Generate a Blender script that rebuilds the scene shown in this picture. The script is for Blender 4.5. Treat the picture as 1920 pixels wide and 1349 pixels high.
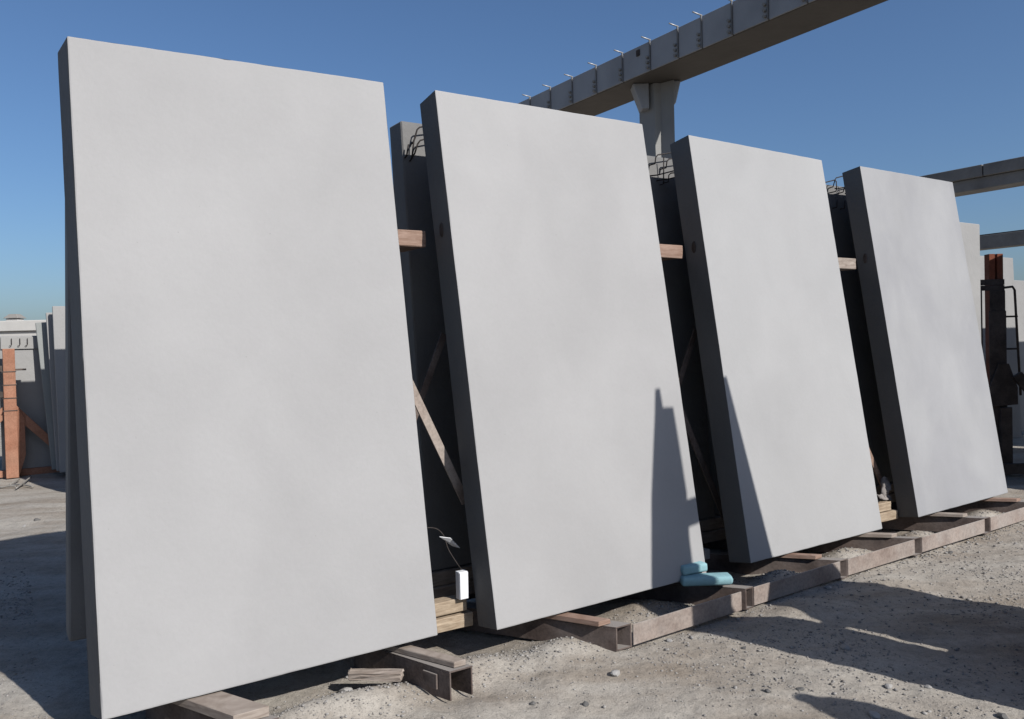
import bpy, bmesh, math, random
import numpy as np
from mathutils import Vector, Matrix

# ------------------------------------------------------------------ camera, sky, sun
scn = bpy.context.scene
for o in list(bpy.data.objects): bpy.data.objects.remove(o)
cd = bpy.data.cameras.new('Camera'); cam = bpy.data.objects.new('Camera', cd)
scn.collection.objects.link(cam); scn.camera = cam
cd.sensor_width = 36; cd.lens = 1530/1920*36; cd.clip_start = .05; cd.clip_end = 3000
cam.location = (0, 0, 1.65)
cam.rotation_mode = 'QUATERNION'
cam.rotation_quaternion = (Matrix.Rotation(math.radians(90-1.07), 3, 'X') @ Matrix.Rotation(math.radians(-1.43), 3, 'Z')).to_quaternion()

SUN_D = Vector((-1.046, .931, -1.0)).normalized()          # the way the light travels
sun_el = math.asin(-SUN_D.z); sun_az = math.atan2(-SUN_D.x, -SUN_D.y)   # clockwise from +Y
world = bpy.data.worlds.new('World'); scn.world = world; world.use_nodes = True
wn = world.node_tree.nodes; wl = world.node_tree.links
sky = wn.new('ShaderNodeTexSky'); sky.sky_type = 'NISHITA'; sky.sun_disc = False
sky.sun_elevation = sun_el; sky.sun_rotation = sun_az
sky.altitude = 0; sky.air_density = 1.0; sky.dust_density = 1.6; sky.ozone_density = 7.5
bg = wn['Background']; bg.inputs['Strength'].default_value = .078
wl.new(sky.outputs['Color'], bg.inputs['Color'])
ld = bpy.data.lights.new('Sun', 'SUN'); ld.energy = 5.0; ld.angle = math.radians(.55); ld.color = (1, .965, .92)
so = bpy.data.objects.new('Sun', ld); scn.collection.objects.link(so)
so.rotation_euler = SUN_D.to_track_quat('-Z', 'Y').to_euler(); so.location = (8, -8, 9)
vs = scn.view_settings; vs.view_transform = 'Standard'; vs.look = 'None'; vs.exposure = .43; vs.gamma = 1; vs.use_curve_mapping = False

# ------------------------------------------------------------------ helpers
R = random.Random(7)
C = scn.collection
YAW = math.radians(33)
U = Vector((math.cos(YAW), math.sin(YAW), 0)); B = Vector((-math.sin(YAW), math.cos(YAW), 0)); Z = Vector((0, 0, 1))
ORG = Vector((-.113, 4.2, 0))
def W(u, b, z=0.): return ORG + U*u + B*b + Z*z             # yard coordinates: along the row, behind the row, up

def link(name, me, m, parent=None, loc=None):
    o = bpy.data.objects.new(name, me); C.objects.link(o)
    if m is not None and len(me.materials) == 0: me.materials.append(m)
    if loc is not None: o.location = loc
    if parent is not None: o.parent = parent
    return o
def tag(o, label, cat, group=None):
    o['label'] = label; o['category'] = cat
    if group: o['group'] = group
    return o
def empty(name, loc, label, cat, group=None):
    o = bpy.data.objects.new(name, None); C.objects.link(o); o.location = loc
    o.empty_display_size = .1
    return tag(o, label, cat, group)
def mesh_from_bm(bm, name, smooth=False):
    me = bpy.data.meshes.new(name); bmesh.ops.recalc_face_normals(bm, faces=bm.faces); bm.to_mesh(me); bm.free()
    if smooth:
        for p in me.polygons: p.use_smooth = True
    return me
def base_of(pts):
    n = len(pts); c = sum(pts, Vector())/n
    return Vector((c.x, c.y, min(p.z for p in pts)))
def hexa(name, pts, m, parent=None, bevel=.004, seg=1, rough=0., cuts=0, origin=None):
    """a solid from 8 world corners (0-3 bottom ring, 4-7 top ring), edges eased"""
    org = origin if origin is not None else (parent.location if parent is not None else base_of(pts))
    bm = bmesh.new(); vs_ = [bm.verts.new(p-org) for p in pts]
    for f in ((0,1,2,3),(4,5,6,7),(0,1,5,4),(1,2,6,5),(2,3,7,6),(3,0,4,7)): bm.faces.new([vs_[i] for i in f])
    bmesh.ops.recalc_face_normals(bm, faces=bm.faces)
    if cuts:
        bmesh.ops.subdivide_edges(bm, edges=bm.edges[:], cuts=cuts, use_grid_fill=True)
    if bevel:
        sharp = [e for e in bm.edges if len(e.link_faces) == 2 and e.calc_face_angle(0) > .4]
        bmesh.ops.bevel(bm, geom=sharp, offset=bevel, segments=seg, affect='EDGES', profile=.6)
    if rough:
        rr = random.Random(len(bm.verts)+int(abs(org.x)*1000))
        for v in bm.verts: v.co += Vector((rr.gauss(0, rough), rr.gauss(0, rough), rr.gauss(0, rough)))
    o = link(name, mesh_from_bm(bm, name), m, parent)
    o.location = Vector() if parent is not None else org
    return o
def boxpts(u0, u1, b0, b1, z0, z1):
    return [W(u0,b0,z0),W(u1,b0,z0),W(u1,b1,z0),W(u0,b1,z0),W(u0,b0,z1),W(u1,b0,z1),W(u1,b1,z1),W(u0,b1,z1)]
def box(name, u0, u1, b0, b1, z0, z1, m, parent=None, **k): return hexa(name, boxpts(u0,u1,b0,b1,z0,z1), m, parent, **k)
def bar(name, p, q, w, h, m, parent=None, up=Z, **k):
    """rectangular bar from p to q, w across, h along `up`"""
    d = (q-p).normalized(); s = d.cross(up).normalized(); t = s.cross(d).normalized()
    pts = []
    for c in (p, q):
        pts += [c - s*w/2 - t*h/2, c + s*w/2 - t*h/2, c + s*w/2 + t*h/2, c - s*w/2 + t*h/2]
    return hexa(name, pts, m, parent, **k)
def tube(name, path, r, m, parent=None, sides=8, closed=False, org=None):
    if org is None: org = parent.location.copy() if parent is not None else base_of(path)
    bm = bmesh.new(); rings = []
    n = len(path)
    for i, p in enumerate(path):
        a = path[i-1] if i > 0 else (path[-1] if closed else p); b_ = path[i+1] if i < n-1 else (path[0] if closed else p)
        d = (b_-a).normalized(); x = d.orthogonal().normalized() if i == 0 else (xp - d*xp.dot(d)).normalized()
        xp = x; y = d.cross(x)
        rings.append([bm.verts.new(p-org + (x*math.cos(2*math.pi*k/sides) + y*math.sin(2*math.pi*k/sides))*r) for k in range(sides)])
    for i in range(n-1 if not closed else n):
        A, Bq = rings[i], rings[(i+1) % n]
        for k in range(sides): bm.faces.new((A[k], A[(k+1) % sides], Bq[(k+1) % sides], Bq[k]))
    if not closed:
        bm.faces.new(rings[0][::-1]); bm.faces.new(rings[-1])
    o = link(name, mesh_from_bm(bm, name, True), m, parent)
    o.location = Vector() if parent is not None else org
    return o
def smooth_path(pts, n=6):
    out = []
    P = [pts[0]] + list(pts) + [pts[-1]]
    for i in range(1, len(P)-2):
        for k in range(n):
            t = k/n; a, b_, c, d = P[i-1], P[i], P[i+1], P[i+2]
            out.append(.5*((2*b_) + (c-a)*t + (2*a-5*b_+4*c-d)*t*t + (3*b_-a-3*c+d)*t**3))
    out.append(P[-2]); return out
def prism(name, poly, vec, m, parent=None, bevel=0., org=None):
    """extrude a planar world polygon along vec"""
    if org is None: org = parent.location.copy() if parent is not None else base_of([*poly, *[p+vec for p in poly]])
    bm = bmesh.new(); a = [bm.verts.new(p-org) for p in poly]; b_ = [bm.verts.new(p+vec-org) for p in poly]
    n = len(poly); bm.faces.new(a); bm.faces.new(b_[::-1])
    for i in range(n): bm.faces.new((a[i], a[(i+1) % n], b_[(i+1) % n], b_[i]))
    bmesh.ops.recalc_face_normals(bm, faces=bm.faces)
    if bevel: bmesh.ops.bevel(bm, geom=[e for e in bm.edges if e.calc_face_angle(0) > .4], offset=bevel, segments=1, affect='EDGES')
    o = link(name, mesh_from_bm(bm, name), m, parent)
    o.location = Vector() if parent is not None else org
    return o

# ------------------------------------------------------------------ materials
class NT:
    def __init__(s, name):
        s.m = bpy.data.materials.new(name); s.m.use_nodes = True; s.t = s.m.node_tree; s.n = s.t.nodes; s.b = s.n['Principled BSDF']
        s.pos = s.n.new('ShaderNodeNewGeometry').outputs['Position']
    def l(s, a, b_): s.t.links.new(a, b_)
    def noise(s, scale, detail=4, rough=.55, stretch=None, off=0., dist=0.):
        src = s.pos
        if stretch or off:
            mp = s.n.new('ShaderNodeMapping'); s.l(src, mp.inputs['Vector']); mp.inputs['Scale'].default_value = stretch or (1,1,1); mp.inputs['Location'].default_value = (off, off*.7, off*1.3); src = mp.outputs['Vector']
        n = s.n.new('ShaderNodeTexNoise'); n.inputs['Scale'].default_value = scale; n.inputs['Detail'].default_value = detail; n.inputs['Roughness'].default_value = rough; n.inputs['Distortion'].default_value = dist
        s.l(src, n.inputs['Vector']); return n.outputs['Fac']
    def ramp(s, fac, stops):
        r = s.n.new('ShaderNodeValToRGB'); s.l(fac, r.inputs['Fac']); e = r.color_ramp.elements
        while len(e) < len(stops): e.new(.5)
        for k, (p, c) in zip(e, stops): k.position = p; k.color = (*c, 1) if len(c) == 3 else c
        return r.outputs['Color']
    def mix(s, fac, a, b_, mode='MIX'):
        x = s.n.new('ShaderNodeMix'); x.data_type = 'RGBA'; x.blend_type = mode
        for sock, v in ((x.inputs[0], fac), (x.inputs[6], a), (x.inputs[7], b_)):
            if hasattr(v, 'is_output'): s.l(v, sock)
            else: sock.default_value = v if isinstance(v, float) else (*v, 1)
        return x.outputs[2]
    def bump(s, h, strength, dist, prev=None):
        x = s.n.new('ShaderNodeBump'); x.inputs['Strength'].default_value = strength; x.inputs['Distance'].default_value = dist
        s.l(h, x.inputs['Height'])
        if prev is not None: s.l(prev, x.inputs['Normal'])
        return x.outputs['Normal']
    def done(s, col, rough=.8, nrm=None, spec=.3, metal=0., k=.54):
        if hasattr(col, 'is_output'): col = s.mix(1., col, (k, k, k), 'MULTIPLY')
        else: col = g(k, col)
        if hasattr(col, 'is_output'): s.l(col, s.b.inputs['Base Color'])
        else: s.b.inputs['Base Color'].default_value = (*col, 1)
        if hasattr(rough, 'is_output'): s.l(rough, s.b.inputs['Roughness'])
        else: s.b.inputs['Roughness'].default_value = rough
        s.b.inputs['Specular IOR Level'].default_value = spec; s.b.inputs['Metallic'].default_value = metal
        if nrm is not None: s.l(nrm, s.b.inputs['Normal'])
        return s.m
def g(v, t=(1, 1, 1)): return (v*t[0], v*t[1], v*t[2])

def concrete(name, v, tint=(1, 1, 1), var=.05, off=0., blotch=0., bumpy=.15, pits=True):
    t = NT(name)
    big = t.noise(1.1, 3, .5, off=off, dist=.4)
    c = t.ramp(big, [(.3, g(v*(1-var), tint)), (.5, g(v, tint)), (.72, g(v*(1+var*.8), tint))])
    tro = t.noise(2.4, 4, .55, stretch=(1, 1, .55), off=off+3, dist=.5)
    c = t.mix(.55, c, t.ramp(tro, [(.35, g(1-var*1.1)), (.6, (1, 1, 1)), (.75, g(1+var*.5))]), 'MULTIPLY')
    if blotch:
        bl = t.noise(2.1, 4, .55, stretch=(1, 1, .6), off=off+9, dist=.35)
        c = t.mix(1., c, t.ramp(bl, [(.38, (1-blotch, 1-blotch, 1-blotch*.85)), (.62, (1, 1, 1))]), 'MULTIPLY')
    fine = t.noise(55, 3, .6, off=off)
    c = t.mix(1., c, t.ramp(fine, [(.3, g(.985)), (.7, g(1.012))]), 'MULTIPLY')
    if pits:
        p = t.noise(70, 1, .5, off=off+5)
        c = t.mix(1., c, t.ramp(p, [(.16, g(.8)), (.21, (1, 1, 1))]), 'MULTIPLY')
    h = t.noise(7, 5, .6, off=off); nr = t.bump(h, bumpy, .02); nr = t.bump(fine, .06, .003, nr)
    return t.done(c, .72, nr, .28)
def steel_rust(name, dark, light, dust=(.36, .31, .28), dustamt=.5, top_dust_lit=0.):
    t = NT(name)
    n1 = t.noise(6, 6, .65); c = t.ramp(n1, [(.3, dark), (.62, light)])
    n2 = t.noise(3.2, 5, .6, off=4)
    c = t.mix(t.ramp(n2, [(.42, (0, 0, 0)), (.68, g(dustamt))]), c, dust)
    sp = t.noise(60, 3, .6); c = t.mix(1., c, t.ramp(sp, [(.3, g(.75)), (.6, (1, 1, 1))]), 'MULTIPLY')
    if top_dust_lit:                                                      # level tops paled: settled yard dust plus painted sunlight against dark sides
        sx = t.n.new('ShaderNodeSeparateXYZ'); ge = t.n.new('ShaderNodeNewGeometry'); t.l(ge.outputs['True Normal'], sx.inputs[0])
        c = t.mix(t.ramp(sx.outputs['Z'], [(.75, (0, 0, 0)), (.97, g(top_dust_lit))]), c, (.43, .40, .37))
    return t.done(c, .8, t.bump(sp, .35, .004), .25)
def wood(name, a, b_, dirt=.4, ax=(1, 1, 1)):
    t = NT(name)
    gr = t.noise(22, 5, .6, stretch=(.35, .5, 2.6), dist=.8); c = t.ramp(gr, [(.3, a), (.68, b_)])
    d = t.noise(9, 4, .6, off=2); c = t.mix(t.ramp(d, [(.5, (0, 0, 0)), (.75, g(dirt))]), c, (.2, .15, .11))
    return t.done(c, .8, t.bump(gr, .4, .004), .2)
def plain(name, col, rough=.6, metal=0., var=.12, scale=14, k=.54):
    t = NT(name); n = t.noise(scale, 4, .6)
    c = t.ramp(n, [(.3, g(1-var, col)), (.7, g(1+var*.6, col))])
    return t.done(c, rough, t.bump(n, .1, .004), .35, metal, k)

M = {}
M['panel1'] = concrete('concrete_smooth_pale', .47, (1.0, .99, .985), .06, 0)
M['panel2'] = concrete('concrete_smooth_warm', .475, (1.0, .99, .985), .065, 20)
M['panel3'] = concrete('concrete_smooth_cool', .475, (1.0, 1.0, 1.0), .06, 40)
M['panel4'] = concrete('concrete_mottled', .435, (.985, .99, 1.005), .07, 61, blotch=.10)
M['edgeshade'] = concrete('concrete_edge_shade', .2, (1, .99, .97), .12, 81, bumpy=.4)  # edge concrete darkened, putting shade into the colour of the panel sides
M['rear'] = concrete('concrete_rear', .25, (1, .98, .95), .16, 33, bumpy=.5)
M['old'] = concrete('concrete_weathered', .40, (1, .99, .97), .10, 12, bumpy=.4)
M['oldgreen'] = concrete('concrete_greenish', .36, (.95, 1.0, .97), .10, 72, bumpy=.4)
M['beam'] = concrete('concrete_beam', .5, (.97, .99, 1.02), .12, 15, bumpy=.3)
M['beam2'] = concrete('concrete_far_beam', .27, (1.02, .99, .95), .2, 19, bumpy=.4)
M['column'] = concrete('concrete_column', .42, (1, .99, .95), .08, 51, bumpy=.3)
M['rust'] = steel_rust('rusty_channel', (.075, .055, .048), (.17, .125, .108), top_dust_lit=.7)
M['rustpink'] = steel_rust('rusty_plate', (.27, .205, .175), (.46, .38, .33), (.50, .46, .42), .7, top_dust_lit=.8)
M['dark'] = steel_rust('dark_steel', (.055, .044, .038), (.12, .092, .08), dustamt=.25)
M['orange'] = steel_rust('orange_primer', (.40, .17, .10), (.57, .28, .18), (.40, .25, .17), .35)
M['redpost'] = steel_rust('red_oxide', (.20, .06, .03), (.36, .11, .055), dustamt=.2)
M['wood'] = wood('raw_timber', (.36, .265, .18), (.58, .47, .345))
M['woodgrey'] = wood('grey_timber', (.30, .24, .20), (.50, .43, .37), .3)
M['brace'] = steel_rust('dusty_brace', (.34, .25, .20), (.52, .43, .37), (.5, .46, .42), .6)
M['woodpink'] = wood('formwork_timber', (.30, .185, .135), (.46, .325, .26), .25)
M['foam'] = plain('blue_foam', (.33, .57, .62), .85, var=.1, scale=40)
M['white'] = plain('white_plastic', (.74, .75, .77), .5, var=.05, k=.75)
M['paint'] = plain('white_wall', (.72, .70, .66), .85, var=.05, scale=2)
M['vent'] = plain('roof_vent_metal', (.36, .34, .31), .6)
M['rebar'] = plain('rebar_steel', (.055, .045, .042), .7, .3, .3, 60)
M['zinc'] = plain('galvanised_rod', (.58, .58, .57), .45, .4, .1)
M['black'] = plain('black_cable', (.02, .02, .02), .5)
M['cloth'] = plain('pale_rag', (.34, .31, .29), .9, var=.2)
M['cyl'] = plain('caster_paint', (.18, .05, .04), .5)

# ------------------------------------------------------------------ ground
_TAB = {}
def vnoise(x, y, s, seed):
    if seed not in _TAB: _TAB[seed] = np.random.RandomState(seed).rand(256, 256)
    T = _TAB[seed]
    X = x/s; Y = y/s; i = np.floor(X).astype(int); j = np.floor(Y).astype(int); fx = X-i; fy = Y-j
    fx = fx*fx*(3-2*fx); fy = fy*fy*(3-2*fy); i0 = i % 256; j0 = j % 256; i1 = (i+1) % 256; j1 = (j+1) % 256
    return (T[i0,j0]*(1-fx)*(1-fy)+T[i1,j0]*fx*(1-fy)+T[i0,j1]*(1-fx)*fy+T[i1,j1]*fx*fy)-.5
MOUNDS = [(.38,-.06,.07,.24,.16), (-.16,.02,.075,.22,.14), (-.78,-.03,.07,.30,.12), (-1.1,0,.05,.3,.12), (1.1,.12,.075,.25,.16), (2.25,.02,.09,.25,.14),
          (3.15,.14,.085,.28,.15), (4.1,.14,.085,.25,.15), (5.2,.2,.08,.3,.15), (1.95,-.05,.05,.12,.05), (1.98,-.38,.03,.25,.18), (2.85,-.32,.03,.25,.2), (.15,-.3,.02,.5,.2)]
def ground_h(x, y):
    x = np.asarray(x, float); y = np.asarray(y, float)
    d = np.hypot(x, y)
    near = np.clip(1.3-d/14, 0, 1)
    h = .05*vnoise(x, y, 1.3, 1) + .022*vnoise(x+7, y, .42, 2) + near*(.013*vnoise(x, y+3, .16, 3) + .010*vnoise(x, y, .07, 4) + .006*vnoise(x, y, .035, 5))
    ux = (x-ORG.x)*U.x + (y-ORG.y)*U.y; bx = (x-ORG.x)*B.x + (y-ORG.y)*B.y
    for mu, mb, hh, su, sb in MOUNDS: h = h + hh*np.exp(-((ux-mu)/su)**2 - ((bx-mb)/sb)**2)
    # no bumps poking through the base frame's front line
    k = np.exp(-((bx+.2)/.16)**2)*(ux > -.5)*(ux < 6)
    h = h - .012 - .012*k
    return h
def axis(lo, hi, step, far):
    a = list(np.arange(lo, hi, step)); s = step; l_ = [lo]; r_ = [a[-1]]
    while r_[-1] < far: s *= 1.16; r_.append(r_[-1]+s)
    s = step
    while l_[-1] > -far: s *= 1.16; l_.append(l_[-1]-s)
    return np.array(l_[:0:-1] + a + r_[1:])
xs = axis(-4.5, 6.5, .026, 900); ys = axis(2.6, 10.0, .026, 900)
gx, gy = np.meshgrid(xs, ys); gh = ground_h(gx, gy)
nx, ny = len(xs), len(ys)
co = np.stack([gx, gy, gh], -1).reshape(-1, 3)
idx = np.arange(nx*ny).reshape(ny, nx)
faces = np.stack([idx[:-1,:-1], idx[:-1,1:], idx[1:,1:], idx[1:,:-1]], -1).reshape(-1, 4)
me = bpy.data.meshes.new('ground'); me.vertices.add(len(co)); me.vertices.foreach_set('co', co.ravel())
me.loops.add(faces.size); me.loops.foreach_set('vertex_index', faces.ravel()); me.polygons.add(len(faces))
me.polygons.foreach_set('loop_start', np.arange(0, faces.size, 4)); me.polygons.foreach_set('loop_total', np.full(len(faces), 4))
me.update(); me.validate()
me.polygons.foreach_set('use_smooth', np.ones(len(faces), bool))
t = NT('dusty_ground')
a = t.noise(.8, 6, .6, dist=.5); c = t.ramp(a, [(.3, (.30, .262, .225)), (.48, (.375, .345, .312)), (.68, (.46, .44, .415))])
tr = t.noise(1.1, 5, .6, stretch=(1.0, 1.9, 1), off=3, dist=.4); c = t.mix(t.ramp(tr, [(.5, (0, 0, 0)), (.68, g(.75))]), c, (.49, .475, .452))
mp = t.n.new('ShaderNodeMapping'); t.l(t.pos, mp.inputs['Vector']); mp.inputs['Rotation'].default_value = (0, 0, -YAW-.12); mp.inputs['Scale'].default_value = (.32, 1.9, 1)
tn = t.n.new('ShaderNodeTexNoise'); tn.inputs['Scale'].default_value = 1.5; tn.inputs['Detail'].default_value = 5; t.l(mp.outputs['Vector'], tn.inputs['Vector'])
c = t.mix(t.ramp(tn.outputs['Fac'], [(.46, (0, 0, 0)), (.62, g(.8))]), c, (.49, .475, .45))      # drifted dust along the lane
c = t.mix(t.ramp(tn.outputs['Fac'], [(.30, g(.55)), (.42, (0, 0, 0))]), c, (.29, .245, .20))
br = t.noise(2.3, 5, .65, off=8); c = t.mix(t.ramp(br, [(.55, (0, 0, 0)), (.72, g(.55))]), c, (.28, .235, .195))
fi = t.noise(26, 6, .7); c = t.mix(1., c, t.ramp(fi, [(.28, g(.72)), (.5, (1, 1, 1)), (.75, g(1.12))]), 'MULTIPLY')
sp = t.noise(120, 3, .7, off=2); c = t.mix(1., c, t.ramp(sp, [(.3, g(.55)), (.43, (1, 1, 1)), (.72, g(1.14))]), 'MULTIPLY')
nr = t.bump(fi, .5, .02); nr = t.bump(sp, .55, .006, nr)
c = t.mix(1., c, (1.14, 1.095, 1.02), 'MULTIPLY')
M['ground'] = t.done(c, .92, nr, .15)
gob = link('ground', me, M['ground']); gob['kind'] = 'structure'

# loose gravel and bigger stones
def pebble_shape(rr, n=1):
    bm = bmesh.new(); bmesh.ops.create_icosphere(bm, subdivisions=n, radius=1)
    for v in bm.verts: v.co *= rr.uniform(.72, 1.2)
    V = np.array([v.co[:] for v in bm.verts]); F = np.array([[v.index for v in f.verts] for f in bm.faces]); bm.free(); return V, F
shapes = [pebble_shape(random.Random(i)) for i in range(8)]
rs = np.random.RandomState(5); V_all = []; F_all = []; base = 0
def in_frame_area(n):
    out = []
    while len(out) < n:
        x = rs.uniform(-4.2, 5.8); y = rs.uniform(2.7, 9.5)
        if abs(x) > .66*y+.15: continue
        ub_ = ((x-ORG.x)*U.x+(y-ORG.y)*U.y, (x-ORG.x)*B.x+(y-ORG.y)*B.y)
        if ub_[1] > .25 and ub_[0] > -1.95: continue
        # clusters: keep where a noise field is high
        if rs.rand() > .25 + 1.6*max(0, float(vnoise(np.array(x), np.array(y), .55, 9))+.12): continue
        out.append((x, y))
    return out
for (x, y) in in_frame_area(9500):
    V, F = shapes[rs.randint(8)]; s = .0026 + .0042*rs.rand()**3 + (.007*rs.rand() if rs.rand() < .05 else 0); s *= (.75 + .09*y)
    a_ = rs.uniform(0, 6.28); ca, sa = math.cos(a_), math.sin(a_)
    v = V*[s*rs.uniform(.8, 1.5), s, s*rs.uniform(.5, .85)]; v = np.stack([v[:,0]*ca-v[:,1]*sa, v[:,0]*sa+v[:,1]*ca, v[:,2]], 1)
    v += [x, y, float(ground_h(x, y)) + s*.25]
    V_all.append(v); F_all.append(F+base); base += len(V)
# rows of grit against the base frame and in its bays
for k in range(2600):
    uu = rs.uniform(-1.6, 5.6); bb = rs.normal(-.02, .11)
    P = W(uu, bb); x, y = P.x, P.y; V, F = shapes[rs.randint(8)]; s = .003+.006*rs.rand()**2.2
    v = V*[s*1.2, s, s*.7] + [x, y, float(ground_h(x, y))+s*.3]
    V_all.append(v); F_all.append(F+base); base += len(V)
Va = np.concatenate(V_all); Fa = np.concatenate(F_all)
me = bpy.data.meshes.new('gravel'); me.vertices.add(len(Va)); me.vertices.foreach_set('co', Va.ravel())
me.loops.add(Fa.size); me.loops.foreach_set('vertex_index', Fa.ravel()); me.polygons.add(len(Fa))
me.polygons.foreach_set('loop_start', np.arange(0, Fa.size, 3)); me.polygons.foreach_set('loop_total', np.full(len(Fa), 3)); me.update(); me.validate()
t = NT('gravel'); n = t.noise(45, 2, .5); M['gravel'] = t.done(t.ramp(n, [(.3, (.20, .18, .165)), (.5, (.36, .34, .32)), (.7, (.52, .50, .47))]), .9, None, .2)
go = link('gravel', me, M['gravel']); go['kind'] = 'stuff'; tag(go, 'loose grey gravel and grit scattered over the dusty ground', 'gravel')

M['stone'] = concrete('broken_stone', .44, (1, .97, .93), .15, 5)
M['stonedark'] = concrete('dark_stone', .17, (1, .97, .93), .2, 6)
stones = [(1155,1263,.055,0),(1255,1196,.035,0),(648,1290,.06,0),(655,1262,.05,0),(1665,1284,.045,0),(1740,1285,.03,0),(1500,1293,.035,1),(1395,1214,.028,1),(1098,1316,.035,1),(1555,1100,.05,0),(70,974,.055,1),(45,983,.04,0),
          (1640,1338,.05,0),(1440,1300,.03,1),(1880,1340,.05,1),(1585,1215,.05,0),(1780,1030,.045,1),(1650,1080,.03,1),(1770,1023,.035,0),(1000,1312,.03,1)]
def ray(px, py):
    u_ = (px-960)/1530; v_ = -(py-674.5)/1530
    return (cam.rotation_quaternion @ Vector((u_, v_, -1)))
def on_ground(px, py, z=0.):
    d = ray(px, py); return cam.location + d*((z-1.65)/d.z)
sm = []
for i in range(5):
    bm = bmesh.new(); bmesh.ops.create_icosphere(bm, subdivisions=2, radius=1); rr = random.Random(40+i)
    ax = [Vector((rr.gauss(0,1), rr.gauss(0,1), rr.gauss(0,1))).normalized() for _ in range(7)]; dd = [rr.uniform(.55, .9) for _ in ax]
    for v in bm.verts:
        for n_, d_ in zip(ax, dd):
            k = v.co.dot(n_)
            if k > d_: v.co -= n_*(k-d_)
        v.co *= rr.uniform(.95, 1.05)
    sm.append(mesh_from_bm(bm, 'stone'))
smd = [m_.copy() for m_ in sm]
for i, (px, py, s, dk) in enumerate(stones):
    p = on_ground(px, py); p.z = float(ground_h(p.x, p.y)) + s*.12
    o = link('stone', (smd if dk else sm)[i % 5], M['stonedark' if dk else 'stone']); o.location = p
    o.scale = (s*.62, s*.45, s*.34); o.rotation_euler = (R.uniform(-.2,.2), R.uniform(-.2,.2), R.uniform(0, 6))
    if dk: tag(o, 'small dark stone lying loose on the dusty ground', 'stone', 'dark stones on the ground')
    else: tag(o, 'small pale stone lying loose on the dusty ground', 'stone', 'pale stones on the ground')

# ------------------------------------------------------------------ leaning panels of the front row
def lean_corners(x, y, yaw, ln, rl, w, h, z=.17, adj=None):
    yaw, ln, rl = map(math.radians, (yaw, ln, rl))
    u = Vector((math.cos(yaw), math.sin(yaw), 0)); b_ = Vector((-math.sin(yaw), math.cos(yaw), 0))
    ww = b_*math.sin(ln) + Z*math.cos(ln); nn = b_*math.cos(ln) - Z*math.sin(ln)
    u2 = u*math.cos(rl) + ww*math.sin(rl); w2 = ww*math.cos(rl) - u*math.sin(rl)
    o = Vector((x, y, z)); c = [o, o+u2*w, o+u2*w+w2*h, o+w2*h]
    if adj:
        for i, (du, dw) in enumerate(adj): c[i] = c[i] + u2*du + w2*dw
    return c, nn, u2, w2
def wear(o, seed, amp=.0006, chips=9):
    """slightly wavering arrises with a few chips"""
    rr = np.random.RandomState(seed); me = o.data; bm = bmesh.new(); bm.from_mesh(me)
    ph = rr.rand(6)*6.28
    edge = [v for v in bm.verts if any(len(e.link_faces) == 2 and e.calc_face_angle(0) > .25 for e in v.link_edges)]
    cen = sum((v.co for v in bm.verts), Vector())/len(bm.verts)
    for v in edge:
        k = v.co.z*5+v.co.x*7; v.co += Vector((math.sin(k+ph[0])+math.sin(2.7*k+ph[1]), math.sin(1.3*k+ph[2]), math.sin(1.7*k+ph[3])+math.sin(3.9*k+ph[4])))*amp*.6 + Vector(rr.normal(0, amp*.35, 3))
    for i in range(chips):
        v = edge[rr.randint(len(edge))]; v.co += (cen-v.co).normalized()*rr.uniform(.003, .006)
    bm.to_mesh(me); bm.free()
def lean_panel(name, par, T, m, adj=None, draft=0., bevel=.007, raw=None):  # raw: edge material, its colour darkened to imitate shade
    c, nn, u2, w2 = lean_corners(*par, adj=adj); dr = u2*-draft
    pts = [c[0], c[1], c[1]+nn*T, c[0]+nn*T+dr, c[3], c[2], c[2]+nn*T, c[3]+nn*T+dr]
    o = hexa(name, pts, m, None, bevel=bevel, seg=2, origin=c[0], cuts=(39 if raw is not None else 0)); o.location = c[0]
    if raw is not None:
        wear(o, int(abs(par[0])*100))                                             # finished face; edges and back colour-darkened to stand for shade
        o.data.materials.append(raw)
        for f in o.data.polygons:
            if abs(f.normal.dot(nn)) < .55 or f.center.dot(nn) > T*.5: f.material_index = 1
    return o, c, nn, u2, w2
def socket(o, c, nn, u2, w2, T, h):
    """cast-in lifting socket on the end face"""
    p = c[0] + w2*h + nn*T*.52 - u2*.001
    bm = bmesh.new()
    bmesh.ops.create_cone(bm, cap_ends=True, segments=12, radius1=.022, radius2=.016, depth=.012)
    rot = (-u2).to_track_quat('Z', 'Y').to_matrix().to_4x4(); bmesh.ops.transform(bm, matrix=Matrix.Translation(p-o.location) @ rot @ Matrix.Diagonal((1, 2.2, 1, 1)), verts=bm.verts)
    link('lifting_socket', mesh_from_bm(bm, 'lifting_socket'), M['dark'], o)
FRONT = [((-1.7136, 3.2972, 30.49, 9.32, .25, 1.515, 2.958), .165, 'panel1', ((.006,-.013),(.005,.022),(0,0),(0,0)), 'smooth pale leaning concrete panel with unshadowed face at the row end by the orange rack'),
         ((-.1131, 4.2016, 33.72, 9.15, .46, 1.562, 2.947), .19, 'panel2', None, 'pale grey leaning concrete panel with a stepped post shadow and blue foam at its foot'),
         ((1.5372, 5.34, 35.11, 9.3, -.25, 1.557, 2.954), .183, 'panel3', None, 'pale grey leaning concrete panel with a narrow slanting shadow along its lower edge'),
         ((3.2522, 6.5664, 34.91, 8.83, .22, 1.538, 2.95), .172, 'panel4', None, 'mottled bluish grey leaning concrete panel at the row end by the dark steel rack')]
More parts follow.
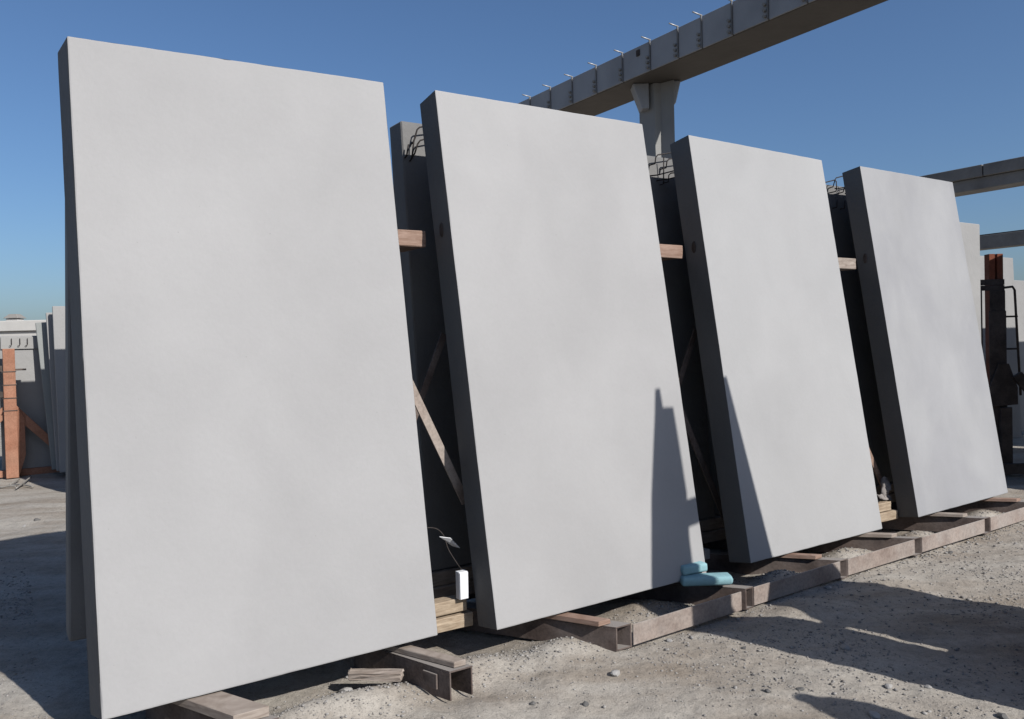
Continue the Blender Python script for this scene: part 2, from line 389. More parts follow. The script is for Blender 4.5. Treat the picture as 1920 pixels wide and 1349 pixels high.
for i, (par, T, mk, adj, lab) in enumerate(FRONT):
    o, c, nn, u2, w2 = lean_panel('precast_unit', par, T, M[mk], adj, draft=(.035 if i == 0 else 0.), raw=M['edgeshade'])
    tag(o, lab, 'concrete panel', 'concrete panels leaning in the front row')
    if i: socket(o, c, nn, u2, w2, T, 2.17)

# panels standing close behind them
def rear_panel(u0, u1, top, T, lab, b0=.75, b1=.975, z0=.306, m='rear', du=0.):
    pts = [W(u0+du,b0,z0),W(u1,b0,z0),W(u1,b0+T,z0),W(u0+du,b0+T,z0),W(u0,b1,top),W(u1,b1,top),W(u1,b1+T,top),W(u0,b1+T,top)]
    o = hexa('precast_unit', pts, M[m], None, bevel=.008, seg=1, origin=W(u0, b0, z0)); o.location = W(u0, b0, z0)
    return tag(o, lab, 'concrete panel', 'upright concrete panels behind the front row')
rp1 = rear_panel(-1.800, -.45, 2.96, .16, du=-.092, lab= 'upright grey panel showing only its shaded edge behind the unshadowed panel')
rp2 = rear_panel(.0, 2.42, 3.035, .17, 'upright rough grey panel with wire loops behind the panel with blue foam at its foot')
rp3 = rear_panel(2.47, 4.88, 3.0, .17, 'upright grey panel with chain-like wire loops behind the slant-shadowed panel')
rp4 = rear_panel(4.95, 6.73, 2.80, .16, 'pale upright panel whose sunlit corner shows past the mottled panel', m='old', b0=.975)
def face_b(z): return .75 + .225*(z-.306)/2.73
def hairpin(parent, u, z, pts, r=.005):
    """bent starter bar cast into the panel's face"""
    b0 = face_b(z)
    tube('wire_loop', [W(u+du, b0+db, z+dz) for du, db, dz in pts], r, M['rebar'], parent, 6)
# seen in the gap before the second front panel
hairpin(rp2, .045, 2.80, [(0,.02,-.02),(0,-.03,0),(.012,-.035,.10),(.035,-.04,.175),(.05,-.045,.19),(.14,-.05,.215)])
hairpin(rp2, .065, 2.83, [(0,.02,-.02),(0,-.03,0),(.02,-.035,.06),(.035,-.04,.082),(.14,-.05,.12)])
hairpin(rp2, .01, 2.81, [(0,.02,-.01),(0,-.03,0),(.012,-.035,.07)])
hairpin(rp2, .06, 2.90, [(0,.02,-.01),(0,-.03,0),(.015,-.035,.035)])
# in the gap before the third
for (uu, zz) in ((2.03, 2.96), (2.14, 2.94)):
    hairpin(rp2, uu, zz, [(0,.02,0),(0,-.06,0),(.004,-.065,.045),(.02,-.07,.065),(.20,-.07,.105)])
    hairpin(rp2, uu-.05, zz-.09, [(0,.02,0),(.0,-.06,-.005),(.06,-.065,.005),(.24,-.07,.055)])
hairpin(rp2, 2.12, 2.82, [(0,.02,0),(0,-.04,0),(.003,-.045,.20)], .0045)
hairpin(rp2, 2.17, 2.84, [(0,.02,0),(0,-.04,0),(.003,-.045,.05),(.02,-.05,.065),(.14,-.05,.085)], .0045)
# chain-like loops over the gap before the fourth
for k, (uu, zz) in enumerate(((4.00, 2.93), (4.16, 2.985), (4.30, 2.95))):
    hairpin(rp3, uu, zz, [(.01,.02,-.02),(.0,-.05,-.015),(.004,-.07,.045),(.02,-.07,.062),(.15,-.07,.095),(.172,-.07,.085),(.178,-.07,.015),(.16,-.07,-.005),(.03,-.07,-.035),(.01,-.06,-.03)])
for uu in (4.20, 4.31): hairpin(rp3, uu, 2.79, [(0,.02,0),(0,-.04,0),(.003,-.045,.07)])

# spacer timbers between front and rear panels
for k, (u0, u1, z, lab) in enumerate(((-1.2, -.055, 2.262, 'brown spacer timber bridging from the unshadowed panel to the stepped-shadow panel, up high'),
                                  (.9, 1.965, 2.27, 'brown spacer timber high in the gap before the slant-shadowed panel'), (2.9, 3.965, 2.25, 'pale brown spacer timber high in the gap before the mottled panel'))):
    o = box('spacer_timber', u0, u1, (.575), .88, z-.045, z+.045, M['woodpink'] if k < 2 else M['woodgrey'], bevel=.004, rough=.0012, cuts=2)
    tag(o, lab, 'timber', 'spacer timbers behind the front row')

# ------------------------------------------------------------------ steel base frame on the ground
HT = .13
frame = empty('base_frame', W(2.6, .3, 0), 'low rusty steel ladder frame on the ground under the leaning panels', 'steel frame')
def channel(end, back, w, name, parent, open_bottom=False, m=None, zt=HT, dz=0., zb=None, th=.009):
    """U or box section laid from `back` to `end` (row coordinates of its left top edge); the end cut follows the row"""
    m = m or M['rust']
    e = W(*end, 0); k = W(*back, 0); s = U*w
    zb = .0 if zb is None else zb
    org = parent.location.copy() if parent is not None else base_of([e, k])
    bm = bmesh.new()
    def slab(p, q, a, b_, z0, z1):
        vs_ = []
        for z in (z0, z1):
            for c in (p+a, p+b_, q+b_, q+a): vs_.append(bm.verts.new(Vector((c.x, c.y, z))-org))
        for f in ((3,2,1,0),(4,5,6,7),(0,1,5,4),(1,2,6,5),(2,3,7,6),(3,0,4,7)): bm.faces.new([vs_[i] for i in f])
    slab(e, k, s*0, s, zt-th, zt)                                   # top flange
    slab(e, k, s*0, s.normalized()*th, zb, zt-th-.0005)             # web
    slab(e, k, s-s.normalized()*th, s, zb, zt-th-.0005)
    if not open_bottom: slab(e, k, s.normalized()*(th+.0005), s-s.normalized()*(th+.0005), zb, zb+th)
    bmesh.ops.recalc_face_normals(bm, faces=bm.faces)
    for v in bm.verts: v.co.z += R.gauss(0, .0008)
    o = link(name, mesh_from_bm(bm, name), m, parent)
    o.location = Vector() if parent is not None else org
    return o
CH = [((.593,-.245),(.22,.36)), ((1.655,-.20),(1.25,.36)), ((2.637,-.160),(2.2,.36)), ((3.579,-.128),(3.1,.40)), ((4.639,-.095),(4.25,.45)), ((5.62,-.055),(5.2,.5))]
WID = [.108, .07, .085, .093, .09, .09]
for (e, k), w in zip(CH, WID):
    bb = (e[0]+(k[0]-e[0])*2.1, e[1]+(k[1]-e[1])*2.1)
    channel(e, bb, w, 'channel', frame, th=.008)
# front edge plates run between the channel ends (angle irons on edge, thin top flange)
for i in range(len(CH)-1):
    a = (CH[i][0][0]+WID[i]+.003, CH[i][0][1]-.003 if i else CH[i][0][1]-.012); b_ = (CH[i+1][0][0]-.003, CH[i+1][0][1]-.004)
    if i == 0: b_ = (b_[0]-.05, b_[1]-.012)
    P0, P1 = W(*a), W(*b_); d = (P1-P0).normalized(); n_ = Vector((-d.y, d.x, 0)); zt = HT-.006
    pts = [P0, P1, P1+n_*.009, P0+n_*.009]; pts = [p+Z*.012 for p in pts] + [p+Z*zt for p in pts]
    pl_ = hexa('front_plate', pts, M['rustpink'], frame, bevel=.0015)
    pts = [P0+n_*.0095, P1+n_*.0095, P1+n_*.05, P0+n_*.05]; pts = [p+Z*.014 for p in pts] + [p+Z*.022 for p in pts]
    hexa('bottom_flange', pts, M['rust'], frame, bevel=0)
P0 = W(CH[-1][0][0]+.1, CH[-1][0][1]); 
# rear long member
box('rear_rail', -.2, 6.2, .98, 1.06, .01, .12, M['rust'], frame, bevel=.002)

# loose inverted channel under the first panel
oc = channel((-.407,-.232), (-.62,.42), .122, 'steel_channel', None, open_bottom=True, zt=.128, zb=-.01, th=.007)
tag(oc, 'short rusty inverted channel jutting from under the unshadowed panel, shim on top', 'steel channel')
# welded tab on it
pts = [W(-.462,-.075,.03), W(-.435,-.165,.03), W(-.445,-.168,.03), W(-.472,-.078,.03)]
hexa('tab', pts + [p+Z*.072 for p in pts], M['rust'], oc, bevel=.002, origin=oc.location)
ol = channel((-1.34,-.20), (-1.62,.42), .14, 'steel_channel', None, zt=.118, m=M['rust'])
tag(ol, 'rusty channel with a wide pale board on it under the unshadowed panel', 'steel channel')

# wooden shims between channels and panels
def shim(p, q, w, z, t_, m, lab, skew=0.):
    a, b_ = W(*p), W(*q); s = U*w
    pts = [a, a+s, b_+s, b_]
    o = hexa('wooden_shim', [x+Z*z for x in pts] + [x+Z*(z+t_) for x in pts], m, None, bevel=.002, rough=.0008)
    return tag(o, lab, 'wood shim', 'wooden shims under the leaning panels')
shim((-.372,-.215), (-.60,.35), .064, .132, .026, M['woodgrey'], 'thin grey wood shim on the loose inverted channel')
shim((-1.375,-.17), (-1.60,.33), .145, .120, .04, M['woodgrey'], 'wide weathered board under the free corner of the unshadowed panel')
shim((.52,-.19), (.26,.30), .082, .133, .027, M['woodpink'], 'reddish wood shim on the hollow channel end')
shim((1.56,-.085), (1.33,.26), .075, .133, .027, M['woodgrey'], 'thin wood shim below the blue foam blocks')
shim((2.52,-.055), (2.25,.28), .07, .133, .027, M['woodpink'], 'wood shim under the near edge of the slant-shadowed panel')
shim((3.46,-.02), (3.16,.30), .07, .133, .027, M['woodgrey'], 'wood shim under the far corner of the slant-shadowed panel')
shim((4.53,.02), (4.27,.35), .07, .133, .027, M['woodgrey'], 'wood shim under the near edge of the mottled panel')
shim((5.50,.06), (5.22,.38), .07, .133, .027, M['woodpink'], 'wood shim under the far corner of the mottled panel')

# bearing timbers at the foot of the rear panels, seen through the gaps
def timber(u0, u1, b0, b1, z0, z1, lab, m='wood', sk=0.):
    pts = boxpts(u0, u1, b0, b1, z0, z1)
    for i in (1, 2, 5, 6): pts[i] = pts[i] + Z*sk
    o = hexa('bearing_timber', pts, M[m], None, bevel=.005, rough=.0015, cuts=3)
    return tag(o, lab, 'timber', 'bearing timbers stacked on the base frame')
timber(-1.0, .0, .24, .34, .131, .205, 'lower raw bearing timber in the gap below the white box')
timber(-1.0, -.032, .25, .34, .212, .282, 'upper raw bearing timber in the gap below the white box', sk=.006)
timber(3.3, 4.10, .32, .42, .131, .205, 'lower raw bearing timber in the gap before the mottled panel')
timber(3.3, 4.03, .335, .425, .212, .282, 'upper raw bearing timber in the gap before the mottled panel')
timber(-1.65, 6.4, .72, .95, .131, .215, 'long low bearing timber under the upright rear panels', m='woodgrey')
timber(-1.64, 6.39, .73, .94, .219, .304, 'long upper bearing timber under the upright rear panels', m='woodgrey')

# support rack between the panels: diagonal braces seen in the gaps
rack = empty('support_rack', W(2., .55, .13), 'rusty braced steel rack standing between the leaning and the upright panels', 'steel rack')
def flat(p, q, w, m, name='brace'): return bar(name, p, q, .012, w, M[m], rack, up=B.cross((q-p).normalized()), bevel=.001)
flat(W(-.42,.40,1.77), W(.06,.40,.768), .05, 'brace')
flat(W(.06,.60,1.72), W(-.5,.60,.45), .04, 'rust')
flat(W(1.55,.50,1.72), W(2.25,.50,.36), .05, 'rust')
flat(W(2.1,.60,1.72), W(1.5,.60,.45), .04, 'rust')
flat(W(3.5,.50,1.42), W(4.26,.50,.24), .05, 'woodpink')
for uu in (-.6, 1.3, 3.3, 5.4):
    box('post', uu, uu+.07, .575, .645, .131, 2.2, M['rust'], rack, bevel=.002)

# ------------------------------------------------------------------ small things at the foot of the row
def foam(p, q, w, h, z, lab):
    a, b_ = W(*p), W(*q); d = (b_-a).normalized(); s = Vector((-d.y, d.x, 0))
    pts = [a-s*w/2, b_-s*w/2, b_+s*w/2, a+s*w/2]
    lo = [x+Z*z for x in pts]; hi = [x+Z*(z+h) for x in pts]
    o = hexa('foam_block', lo+hi, M['foam'], None, bevel=h*.36, seg=3, rough=.0014)
    for pl_ in o.data.polygons: pl_.use_smooth = True
    return tag(o, lab, 'foam block')
foam((1.33,.02), (1.60,-.135), .105, .052, .162, 'lower light blue foam offcut with its rounded end past the panel corner')
foam((1.345,.045), (1.535,.03), .10, .055, .216, 'upper light blue foam offcut lying across another at the panel foot')
o = box('junction_box', -.096, -.042, .215, .255, .2925, .44, M['white'], bevel=.0015); tag(o, 'small white box standing on the raw timbers in the gap', 'box')
box('lid', -.094, -.044, .209, .2145, .295, .437, M['white'], o, bevel=.001, origin=o.location)
bm_pts = [(-.135,.35,.612), (-.08,.33,.60), (-.012,.35,.532), (-.05,.37,.545)]
P = [W(*q) for q in bm_pts]
o = prism('paper_card', [P[0], P[1], P[2], P[3]], Z*.003 + B*.001, M['white']); tag(o, 'bent white card hanging on the thin cable in the gap', 'card')
o = tube('cable', smooth_path([W(-.42,.42,.60), W(-.26,.40,.655), W(-.16,.38,.66), W(-.11,.36,.62), W(-.09,.34,.54), W(-.07,.28,.47), W(-.068,.24,.448)], 6),   .0032, M['rebar'], None, 6); tag(o, 'thin dark cable drooping to the white box in the dark gap', 'cable')
o = box('concrete_block', 1.94, 1.99, .40, .46, .131, .20, M['old'], bevel=.005); tag(o, 'small grey block in the dark gap by the blue foam', 'block')
# rags stuffed in the last gap
def rag(pts, lab):
    bm = bmesh.new(); n_ = 7; org = W(*pts[0]); rr = random.Random(len(lab)); grid = []
    a, b_, c, d = [W(*p) for p in pts]
    for i in range(n_):
        row = []
        for j in range(n_):
            s_, t_ = i/(n_-1), j/(n_-1); p = (a*(1-s_)+b_*s_)*(1-t_) + (d*(1-s_)+c*s_)*t_
            row.append(bm.verts.new(p-org + Vector((rr.gauss(0,.008), rr.gauss(0,.008), rr.gauss(0,.006)))))
        grid.append(row)
    for i in range(n_-1):
        for j in range(n_-1): bm.faces.new((grid[i][j], grid[i+1][j], grid[i+1][j+1], grid[i][j+1]))
    me = mesh_from_bm(bm, 'rag', True); o = link('rag', me, M['cloth'], None, org)
    md = o.modifiers.new('thick', 'SOLIDIFY'); md.thickness = .004
    return tag(o, lab, 'rag')
rag([(3.99,.40,.31),(4.12,.38,.36),(4.12,.42,.46),(4.08,.44,.47)], 'crumpled pale strip stuffed upright in the gap before the mottled panel')
rag([(3.93,.36,.30),(4.10,.37,.29),(4.12,.41,.33),(3.96,.42,.34)], 'crumpled pale rag lying on the timbers in the gap before the mottled panel')
# wood offcut on the ground
p0 = on_ground(652, 1275, .06); p1 = on_ground(752, 1276, .06); zg = .0
d = (p1-p0).normalized(); s = Vector((-d.y, d.x, 0))
pts = [p0, p1, p1+s*.055, p0+s*.055]
o = hexa('wood_offcut', [x-Z*.006 for x in pts]+[x+Z*.036 for x in pts], M['woodgrey'], None, bevel=.004, rough=.0025, cuts=3); tag(o, 'short squared wood offcut lying on the grit by the loose channel', 'wood offcut')

# ------------------------------------------------------------------ crane runway beams
ZS = 6.5
def runway(u0, wdt, b0, b1, h, lab, joints, flange=True, mat='beam'):
    t_ = empty('crane_runway', W(u0+wdt/2, (b0+b1)/2, ZS), lab, 'crane beam', 'elevated crane runway beams')
    box('girder', u0+.02, u0+wdt-.02, b0, b1, ZS, ZS+h-.02, M[mat], t_, bevel=.01)
    return t_
rb = empty('crane_runway', W(8.5, 7, ZS), 'concrete crane beam resting on the corbelled column, clamp rods along its edge', 'crane beam', 'elevated crane runway beams')
joints = [12.0, 11.19, 10.43, 9.67, 8.90, 8.12, 7.37, 6.67, 6.12, 5.46, 4.75, 4.05]
edges = [15.] + joints + [2.2]
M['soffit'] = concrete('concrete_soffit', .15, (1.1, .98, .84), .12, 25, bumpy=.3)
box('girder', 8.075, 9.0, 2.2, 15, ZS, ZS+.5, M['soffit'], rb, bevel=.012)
for i in range(len(edges)-1):
    hi_, lo_ = edges[i], edges[i+1]
    box('side_panel', 8.045, 8.073, lo_+.012, hi_-.012, ZS+.012+R.uniform(-.004,.004), ZS+.535+R.uniform(-.004,.004), M['beam'], rb, bevel=.004)
box('rail_bed', 8.12, 8.95, 2.2, 15, ZS+.502, ZS+.54, M['beam'], rb, bevel=.004)
for j in joints:
    strap = box('clamp_strap', 8.022, 8.043, j-.012, j+.012, ZS+.02, ZS+.56, M['beam2'], rb, bevel=.002)
    for q in range(3):
        bm = bmesh.new(); bmesh.ops.create_cone(bm, cap_ends=True, segments=6, radius1=.028, radius2=.028, depth=.04)
        rot = U.to_track_quat('Z', 'Y').to_matrix().to_4x4()
        bmesh.ops.transform(bm, matrix=Matrix.Translation(W(8.01, j+.05, ZS+.07+q*.09)-rb.location) @ rot, verts=bm.verts)
        link('bolt', mesh_from_bm(bm, 'bolt'), M['vent'], strap)
    tube('clamp_rod', [W(8.06, j, ZS+.555), W(7.98, j, ZS+.56), W(7.84, j, ZS+.572)], .012, M['zinc'], rb, 8)
box('cable_bracket', 8.02, 8.046, 7.64, 7.72, ZS+.36, ZS+.47, M['dark'], rb, bevel=.003)
# column
CX, CY = 2.86, 15.45
col = empty('concrete_pier', Vector((CX, CY, 0)), 'pale concrete column with corbel head holding up the crane beam', 'column')
cs = [(-.30,.28),(-.06,-.02),(.065,.0),(.27,-.20),(.275,.30)]
def colring(z, k): return [Vector((CX + x*k[0] + k[2], CY + y*k[1], z)) for x, y in cs]
bm = bmesh.new(); rings = []
for z, k in ((0,(.8,.9,.03)), (3.2,(.82,.92,.03)), (4.4,(.95,1,.02)), (5.3,(1,1,0)), (6.1,(1.,1,0)), (6.49,(1.03,1,0))):
    rings.append([bm.verts.new(p - col.location) for p in colring(z, k)])
for a, b_ in zip(rings[:-1], rings[1:]):
    for i in range(5): bm.faces.new((a[i], a[(i+1)%5], b_[(i+1)%5], b_[i]))
bm.faces.new(rings[0]); bm.faces.new(rings[-1][::-1])
link('shaft', mesh_from_bm(bm, 'shaft'), M['column'], col)
def corbel(x0, x1, y0, y1, z0, z1, inset):
    pts = [Vector((x0+inset[0],y0,z0)),Vector((x1-inset[1],y0,z0)),Vector((x1-inset[1],y1,z0)),Vector((x0+inset[0],y1,z0)),Vector((x0,y0,z1)),Vector((x1,y0,z1)),Vector((x1,y1,z1)),Vector((x0,y1,z1))]
    hexa('corbel', pts, M['beam'], col, bevel=.012)
corbel(CX-.46, CX-.16, CY-.02, CY+.35, 6.02, 6.495, (.17, 0))
corbel(CX+.20, CX+.42, CY-.13, CY+.35, 6.08, 6.495, (0, .1))
# second and third runway lines
r2 = empty('crane_runway', W(26.6, 16, ZS), 'ledged concrete crane beam in the distance above the mottled panel', 'crane beam', 'elevated crane runway beams')
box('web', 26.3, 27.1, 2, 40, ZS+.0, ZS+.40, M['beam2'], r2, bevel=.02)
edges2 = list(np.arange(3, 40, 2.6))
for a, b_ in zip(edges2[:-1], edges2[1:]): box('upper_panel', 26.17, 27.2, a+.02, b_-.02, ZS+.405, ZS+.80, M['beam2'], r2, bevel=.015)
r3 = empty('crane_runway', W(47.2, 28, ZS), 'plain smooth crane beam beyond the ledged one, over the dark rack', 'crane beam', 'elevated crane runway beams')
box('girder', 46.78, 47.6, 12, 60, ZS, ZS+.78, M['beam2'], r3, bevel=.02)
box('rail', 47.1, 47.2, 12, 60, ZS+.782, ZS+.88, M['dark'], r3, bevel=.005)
for k, (uu, bb, par) in enumerate(((26.7, 6.5, 0), (26.7, 30, 0), (47.2, 15, 1), (47.2, 45, 1), (8.54, 20.5, 2))):
    if par == 2: continue
    cc = box('concrete_pier', uu-.25, uu+.25, bb-.25, bb+.25, -.05, ZS-.005, M['column'], bevel=.02)
    tag(cc, 'square concrete column under the ledged crane beam' if par == 0 else 'square concrete column under the plain smooth crane beam', 'column', 'columns of the ledged beam' if par == 0 else 'columns of the plain beam')

# ------------------------------------------------------------------ left background
def small_lean(u0, u1, b0, top, T, m, lab, ln=9., z0=.08, grp='smaller panels behind the row', rl=0.):
    h = (top-z0)/math.cos(math.radians(ln))
    o, c, nn, u2, w2 = lean_panel('precast_unit', (W(u0,b0).x, W(u0,b0).y, 33, ln, rl, u1-u0, h, z0), T, m, bevel=.01)
    return tag(o, lab, 'concrete panel', grp)
small_lean(-1.43, .6, 9.28, 2.12, .05, M['oldgreen'], 'greenish grey small leaning panel, half sunlit, beside the orange rack', 8, rl=3.4)
small_lean(-1.386, .6, 9.08, 2.25, .06, M['old'], 'pale small leaning panel just in front of the greenish one', 8, rl=1.2)
small_lean(-1.363, .6, 8.88, 2.33, .06, M['old'], 'narrow sliver of pale panel next to the tall row end', 8)
# tall row hidden behind the front row, whose shadow falls on them
for k in range(3):
    small_lean(-1.17+k*1.7, .34+k*1.7, 6.80, 3.02, .17, M['old'], 'tall leaning panel in the second row behind the front row', 9, .15, 'second row of tall panels')
gp = small_lean(-2.0, .2, 9.66, 1.94, .14, M['old'], 'grey panel with a recessed lighter band and lifting hooks behind the orange rack', 2, .02)
box('recess_band', -1.97, .18, 9.695, 9.735, 1.755, 1.925, M['column'], gp, bevel=.003, origin=gp.location)
for uu in (-1.84, -1.74, -1.65):
    tube('lifting_hook', [W(uu,9.71,1.90), W(uu,9.675,1.90), W(uu,9.67,1.82), W(uu-.012,9.67,1.80), W(uu-.03,9.67,1.805)], .005, M['rebar'], gp, 6, org=gp.location)
box('edge_bar', -2.02, -2.003, 9.62, 9.65, 1.5, 1.92, M['dark'], gp, bevel=.002, origin=gp.location)
# orange A-frame
af = empty('a_frame_rack', W(-1.93, 9.6, 0), 'orange painted steel rack post with brace standing beside grey panels', 'steel rack')
for k in range(5):
    z0 = [0, .92, 1.09, 1.27, 1.45][k]; z1 = [.915, 1.085, 1.265, 1.445, 1.76][k]
    box('post_section', -2.02+.002*k, -1.87, 9.410, 9.540, z0, z1, M['orange'], af, bevel=.004)
for z in (.9175, 1.0875, 1.2675, 1.4475): box('band', -2.03, -1.86, 9.405, 9.545, z-.006, z+.006, M['dark'], af, bevel=0)
prism('brace', [W(-1.868,9.480,.98), W(-1.34,9.480,.36), W(-1.34,9.480,.22), W(-1.868,9.480,.80)], B*.06, M['orange'], af, bevel=.003)
prism('gusset', [W(-1.868,9.460,.96), W(-1.78,9.460,.82), W(-1.78,9.460,.3), W(-1.868,9.460,.0)], B*.015, M['orange'], af, bevel=.002)
prism('brace', [W(-2.025,9.480,.98), W(-2.45,9.480,.5), W(-2.45,9.480,.36), W(-2.025,9.480,.80)], B*.06, M['orange'], af, bevel=.003)
box('base_beam', -2.6, -1.3, 9.560, 9.660, .0, .09, M['orange'], af, bevel=.004)
for z, u0, u1 in ((1.50, -2.35, -2.02), (1.15, -2.35, -2.02)): box('clamp_arm', u0, u1, 9.440, 9.520, z-.05, z+.03, M['dark'], af, bevel=.003)
box('clamp_pin', -1.868, -1.74, 9.460, 9.490, 1.46, 1.485, M['dark'], af, bevel=.002)
af.location += U*.055
# scrap bars on the ground
for k, (a, b_, h0) in enumerate((((18,908),(62,912),.01), ((30,916),(58,899),.03), ((0,913),(30,912),.01), ((18,909),(36,902),.02))):
    p, q = on_ground(*a), on_ground(*b_); p.z = float(ground_h(p.x,p.y))+h0; q.z = float(ground_h(q.x,q.y))+h0+.015
    o = tube('scrap_bar', smooth_path([p, (p+q)/2+Z*.015+U*.02, q], 4), .011, M['vent'], None, 6)
    tag(o, 'thin scrap bar lying on the ground before the orange rack', 'scrap metal', 'scrap bars by the orange rack')
# more panels further left and the white building
small_lean(-4.6, -2.25, 10.3, 1.75, .14, M['oldgreen'], 'low greenish grey panel standing past the orange post', 3)
wb = empty('white_building', Vector((-27, 44, 0)), 'low white flat-roofed building behind the yard with a roof vent', 'building')
def wbox(name, x0, x1, y0, y1, z0, z1, m, **k):
    pts = [Vector(p) for p in ((x0,y0,z0),(x1,y0,z0),(x1,y1,z0),(x0,y1,z0),(x0,y0,z1),(x1,y0,z1),(x1,y1,z1),(x0,y1,z1))]
    return hexa(name, pts, m, wb, **k)
wbox('wall', -60, -8, 42, 54, -.1, 2.95, M['paint'], bevel=.03)
wbox('parapet', -60.2, -7.8, 41.85, 54.2, 2.955, 3.5, M['paint'], bevel=.03)
wbox('plinth_band', -60.1, -7.9, 41.93, 41.997, -.1, 2.05, M['old'], bevel=.02)
v = wbox('roof_vent', -26.1, -25.5, 42.2, 42.8, 3.502, 3.62, M['paint'], bevel=.02)
cap = [Vector((-26.2,42.1,3.64)),Vector((-25.4,42.1,3.64)),Vector((-25.4,42.9,3.64)),Vector((-26.2,42.9,3.64)),Vector((-26.0,42.3,3.86)),Vector((-25.6,42.3,3.86)),Vector((-25.6,42.7,3.86)),Vector((-26.0,42.7,3.86))]
hexa('vent_cap', cap, M['vent'], v, bevel=.02, origin=wb.location)

# ------------------------------------------------------------------ right background
small_lean(9.0, 10.62, 2.4, 2.74, .14, M['old'], 'pale concrete panel standing behind the dark steel rack', 2, .1, 'panels behind the dark steel rack')
small_lean(10.8, 12.6, 2.7, 2.45, .14, M['old'], 'panel at the frame side past the dark steel rack', 2, .1, 'panels behind the dark steel rack')
small_lean(7.6, 9.6, 3.4, 1.9, .14, M['oldgreen'], 'shaded low panel behind the dark steel rack', 2, .1, 'panels behind the dark steel rack')
rk = empty('a_frame_rack', Vector((5.75, 9.62, 0)), 'dark steel rack with reddish post tops beside the mottled panel', 'steel rack')
def rbox(name, x0, x1, y0, y1, z0, z1, m, **k):
    pts = [Vector(p) for p in ((x0,y0,z0),(x1,y0,z0),(x1,y1,z0),(x0,y1,z0),(x0,y0,z1),(x1,y0,z1),(x1,y1,z1),(x0,y1,z1))]
    return hexa(name, pts, M[m], rk, **{'bevel': .003, **k})
rbox('post', 5.63, 5.70, 9.60, 9.70, 0, 2.57, 'redpost'); rbox('post', 5.725, 5.795, 9.60, 9.70, 0, 2.57, 'redpost')
rbox('post_web', 5.701, 5.724, 9.65, 9.67, 0, 2.56, 'orange')
rbox('cross_plate', 5.45, 5.80, 9.585, 9.598, 2.14, 2.20, 'dark'); rbox('cross_plate', 5.50, 5.80, 9.585, 9.598, 2.203, 2.27, 'dark')
rbox('side_arm', 5.46, 5.53, 9.575, 9.584, .4, 2.18, 'dark'); rbox('side_plate', 5.60, 5.80, 9.56, 9.574, .1, 1.90, 'dark')
rbox('side_arm', 5.62, 5.80, 9.575, 9.584, 1.90, 2.14, 'dark')
def rtube(pts, r=.014): tube('hand_rail', [Vector(p) for p in pts], r, M['dark'], rk, 8)
rtube([(5.80,9.6,2.17),(5.90,9.6,2.18),(5.925,9.6,2.14),(5.98,9.6,.9)]); 
for z in (1.83, 1.45, 1.1): rtube([(5.79,9.6,z),(5.945+(2.14-z)*.03,9.6,z)], .011)
rtube([(5.49,9.6,2.2),(5.485,9.6,2.47)], .009)
def rprism(name, poly, th, m='dark'): prism(name, [Vector((x, 9.54, z)) for x, z in poly], Vector((0, -th, 0)), M[m], rk, bevel=.002)
rprism('gusset', [(5.56,.98),(5.68,1.28),(5.80,1.28),(5.90,1.0),(5.90,.80),(5.60,.78)], .02)
rprism('diagonal_brace', [(5.83,1.12),(5.93,1.18),(6.9,.12),(6.72,.08)], .05)
rbox('lower_post', 5.69, 5.82, 9.50, 9.558, 0, .77, 'dark')
rbox('base_beam', 5.3, 7.2, 9.42, 9.49, .0, .12, 'dark')
# unseen panels added out of view to shade this corner
for k, (u0, lab) in enumerate(((7.2, 'a'), (8.95, 'b'), (10.7, 'c'))):
    o, c, nn, u2, w2 = lean_panel('precast_unit', (W(u0,.0).x, W(u0,.0).y, 33, 9.2, 0, 1.55, 2.95), .18, M['panel3'])
    tag(o, 'unseen leaning panel added to shade the dark steel rack', 'concrete panel', 'unseen panels shading the rack')

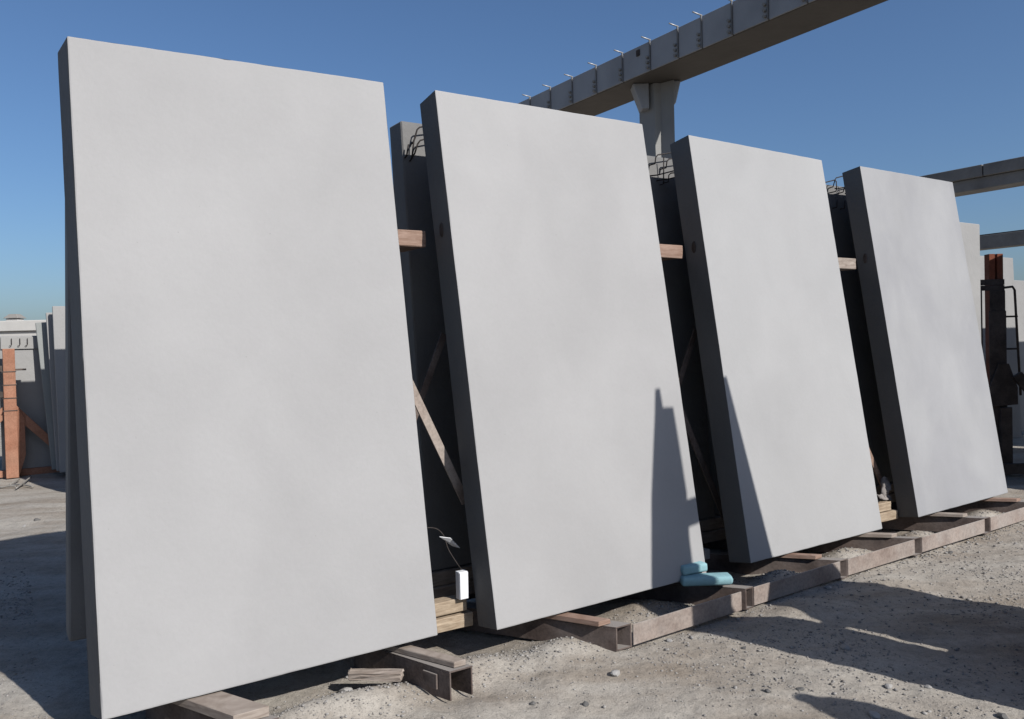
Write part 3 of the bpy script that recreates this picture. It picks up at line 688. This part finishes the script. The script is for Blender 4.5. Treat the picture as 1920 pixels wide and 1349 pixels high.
# ------------------------------------------------------------------ rack across the aisle (its shadow crosses the ground and two panels)
HD = Vector((-.747, .665, 0)); EE = Vector((.665, .747, 0))
def LP(lat, z, s=.36): return HD*s + EE*lat + Z*z
ar = empty('a_frame_rack', LP(4.65, 0), 'steel rack with upright frames across the aisle from the panels', 'steel rack')
prism('upright', [LP(4.13,0),LP(4.13,1.45),LP(4.12,1.80),LP(4.23,2.35),LP(4.365,2.88),LP(4.40,3.035),LP(4.44,3.035),LP(4.432,2.90),LP(4.525,2.88),LP(4.52,2.5),LP(4.48,2.2),LP(4.46,1.8),LP(4.46,1.42),LP(4.60,1.2),LP(4.652,1.08),LP(4.65,0)], HD*-.3, M['orange'], ar)
prism('upright', [LP(4.68,0),LP(4.684,1.08),LP(4.78,1.26),LP(4.84,1.5),LP(4.86,3.0),LP(5.09,2.99),LP(5.23,1.6),LP(5.58,1.22),LP(5.66,.5),LP(5.66,0)], HD*-.3, M['orange'], ar)
prism('cross_bar', [LP(4.44,2.13),LP(4.44,2.24),LP(4.9,2.22),LP(4.9,2.11)], HD*-.1, M['dark'], ar)
prism('cross_bar', [LP(4.6,.02),LP(4.6,.55),LP(4.75,.55),LP(4.75,.02)], HD*-.1, M['dark'], ar)
prism('cross_bar', [LP(4.6,.99),LP(4.6,1.03),LP(4.85,1.06),LP(4.85,1.02)], HD*-.1, M['dark'], ar)
# unseen domed body, added to cast a rounded shadow on the ground
gc = HD*-.43 + EE*3.64
bm = bmesh.new(); prof = [(.0,0),(.125,0),(.13,.02),(.13,1.12),(.12,1.2),(.09,1.28),(.05,1.32),(.045,1.36),(.04,1.38),(0,1.385)]
rings = []
for r_, z in prof:
    rings.append([bm.verts.new((max(r_,.001)*math.cos(k*math.pi/12), max(r_,.001)*math.sin(k*math.pi/12), z)) for k in range(24)])
for a, b_ in zip(rings[:-1], rings[1:]):
    for k in range(24): bm.faces.new((a[k], a[(k+1)%24], b_[(k+1)%24], b_[k]))
o = link('shadow_caster', mesh_from_bm(bm, 'shadow_caster', True), M['cyl'], None, gc); tag(o, 'unseen domed body added by the rack to cast a rounded shadow', 'gas cylinder')
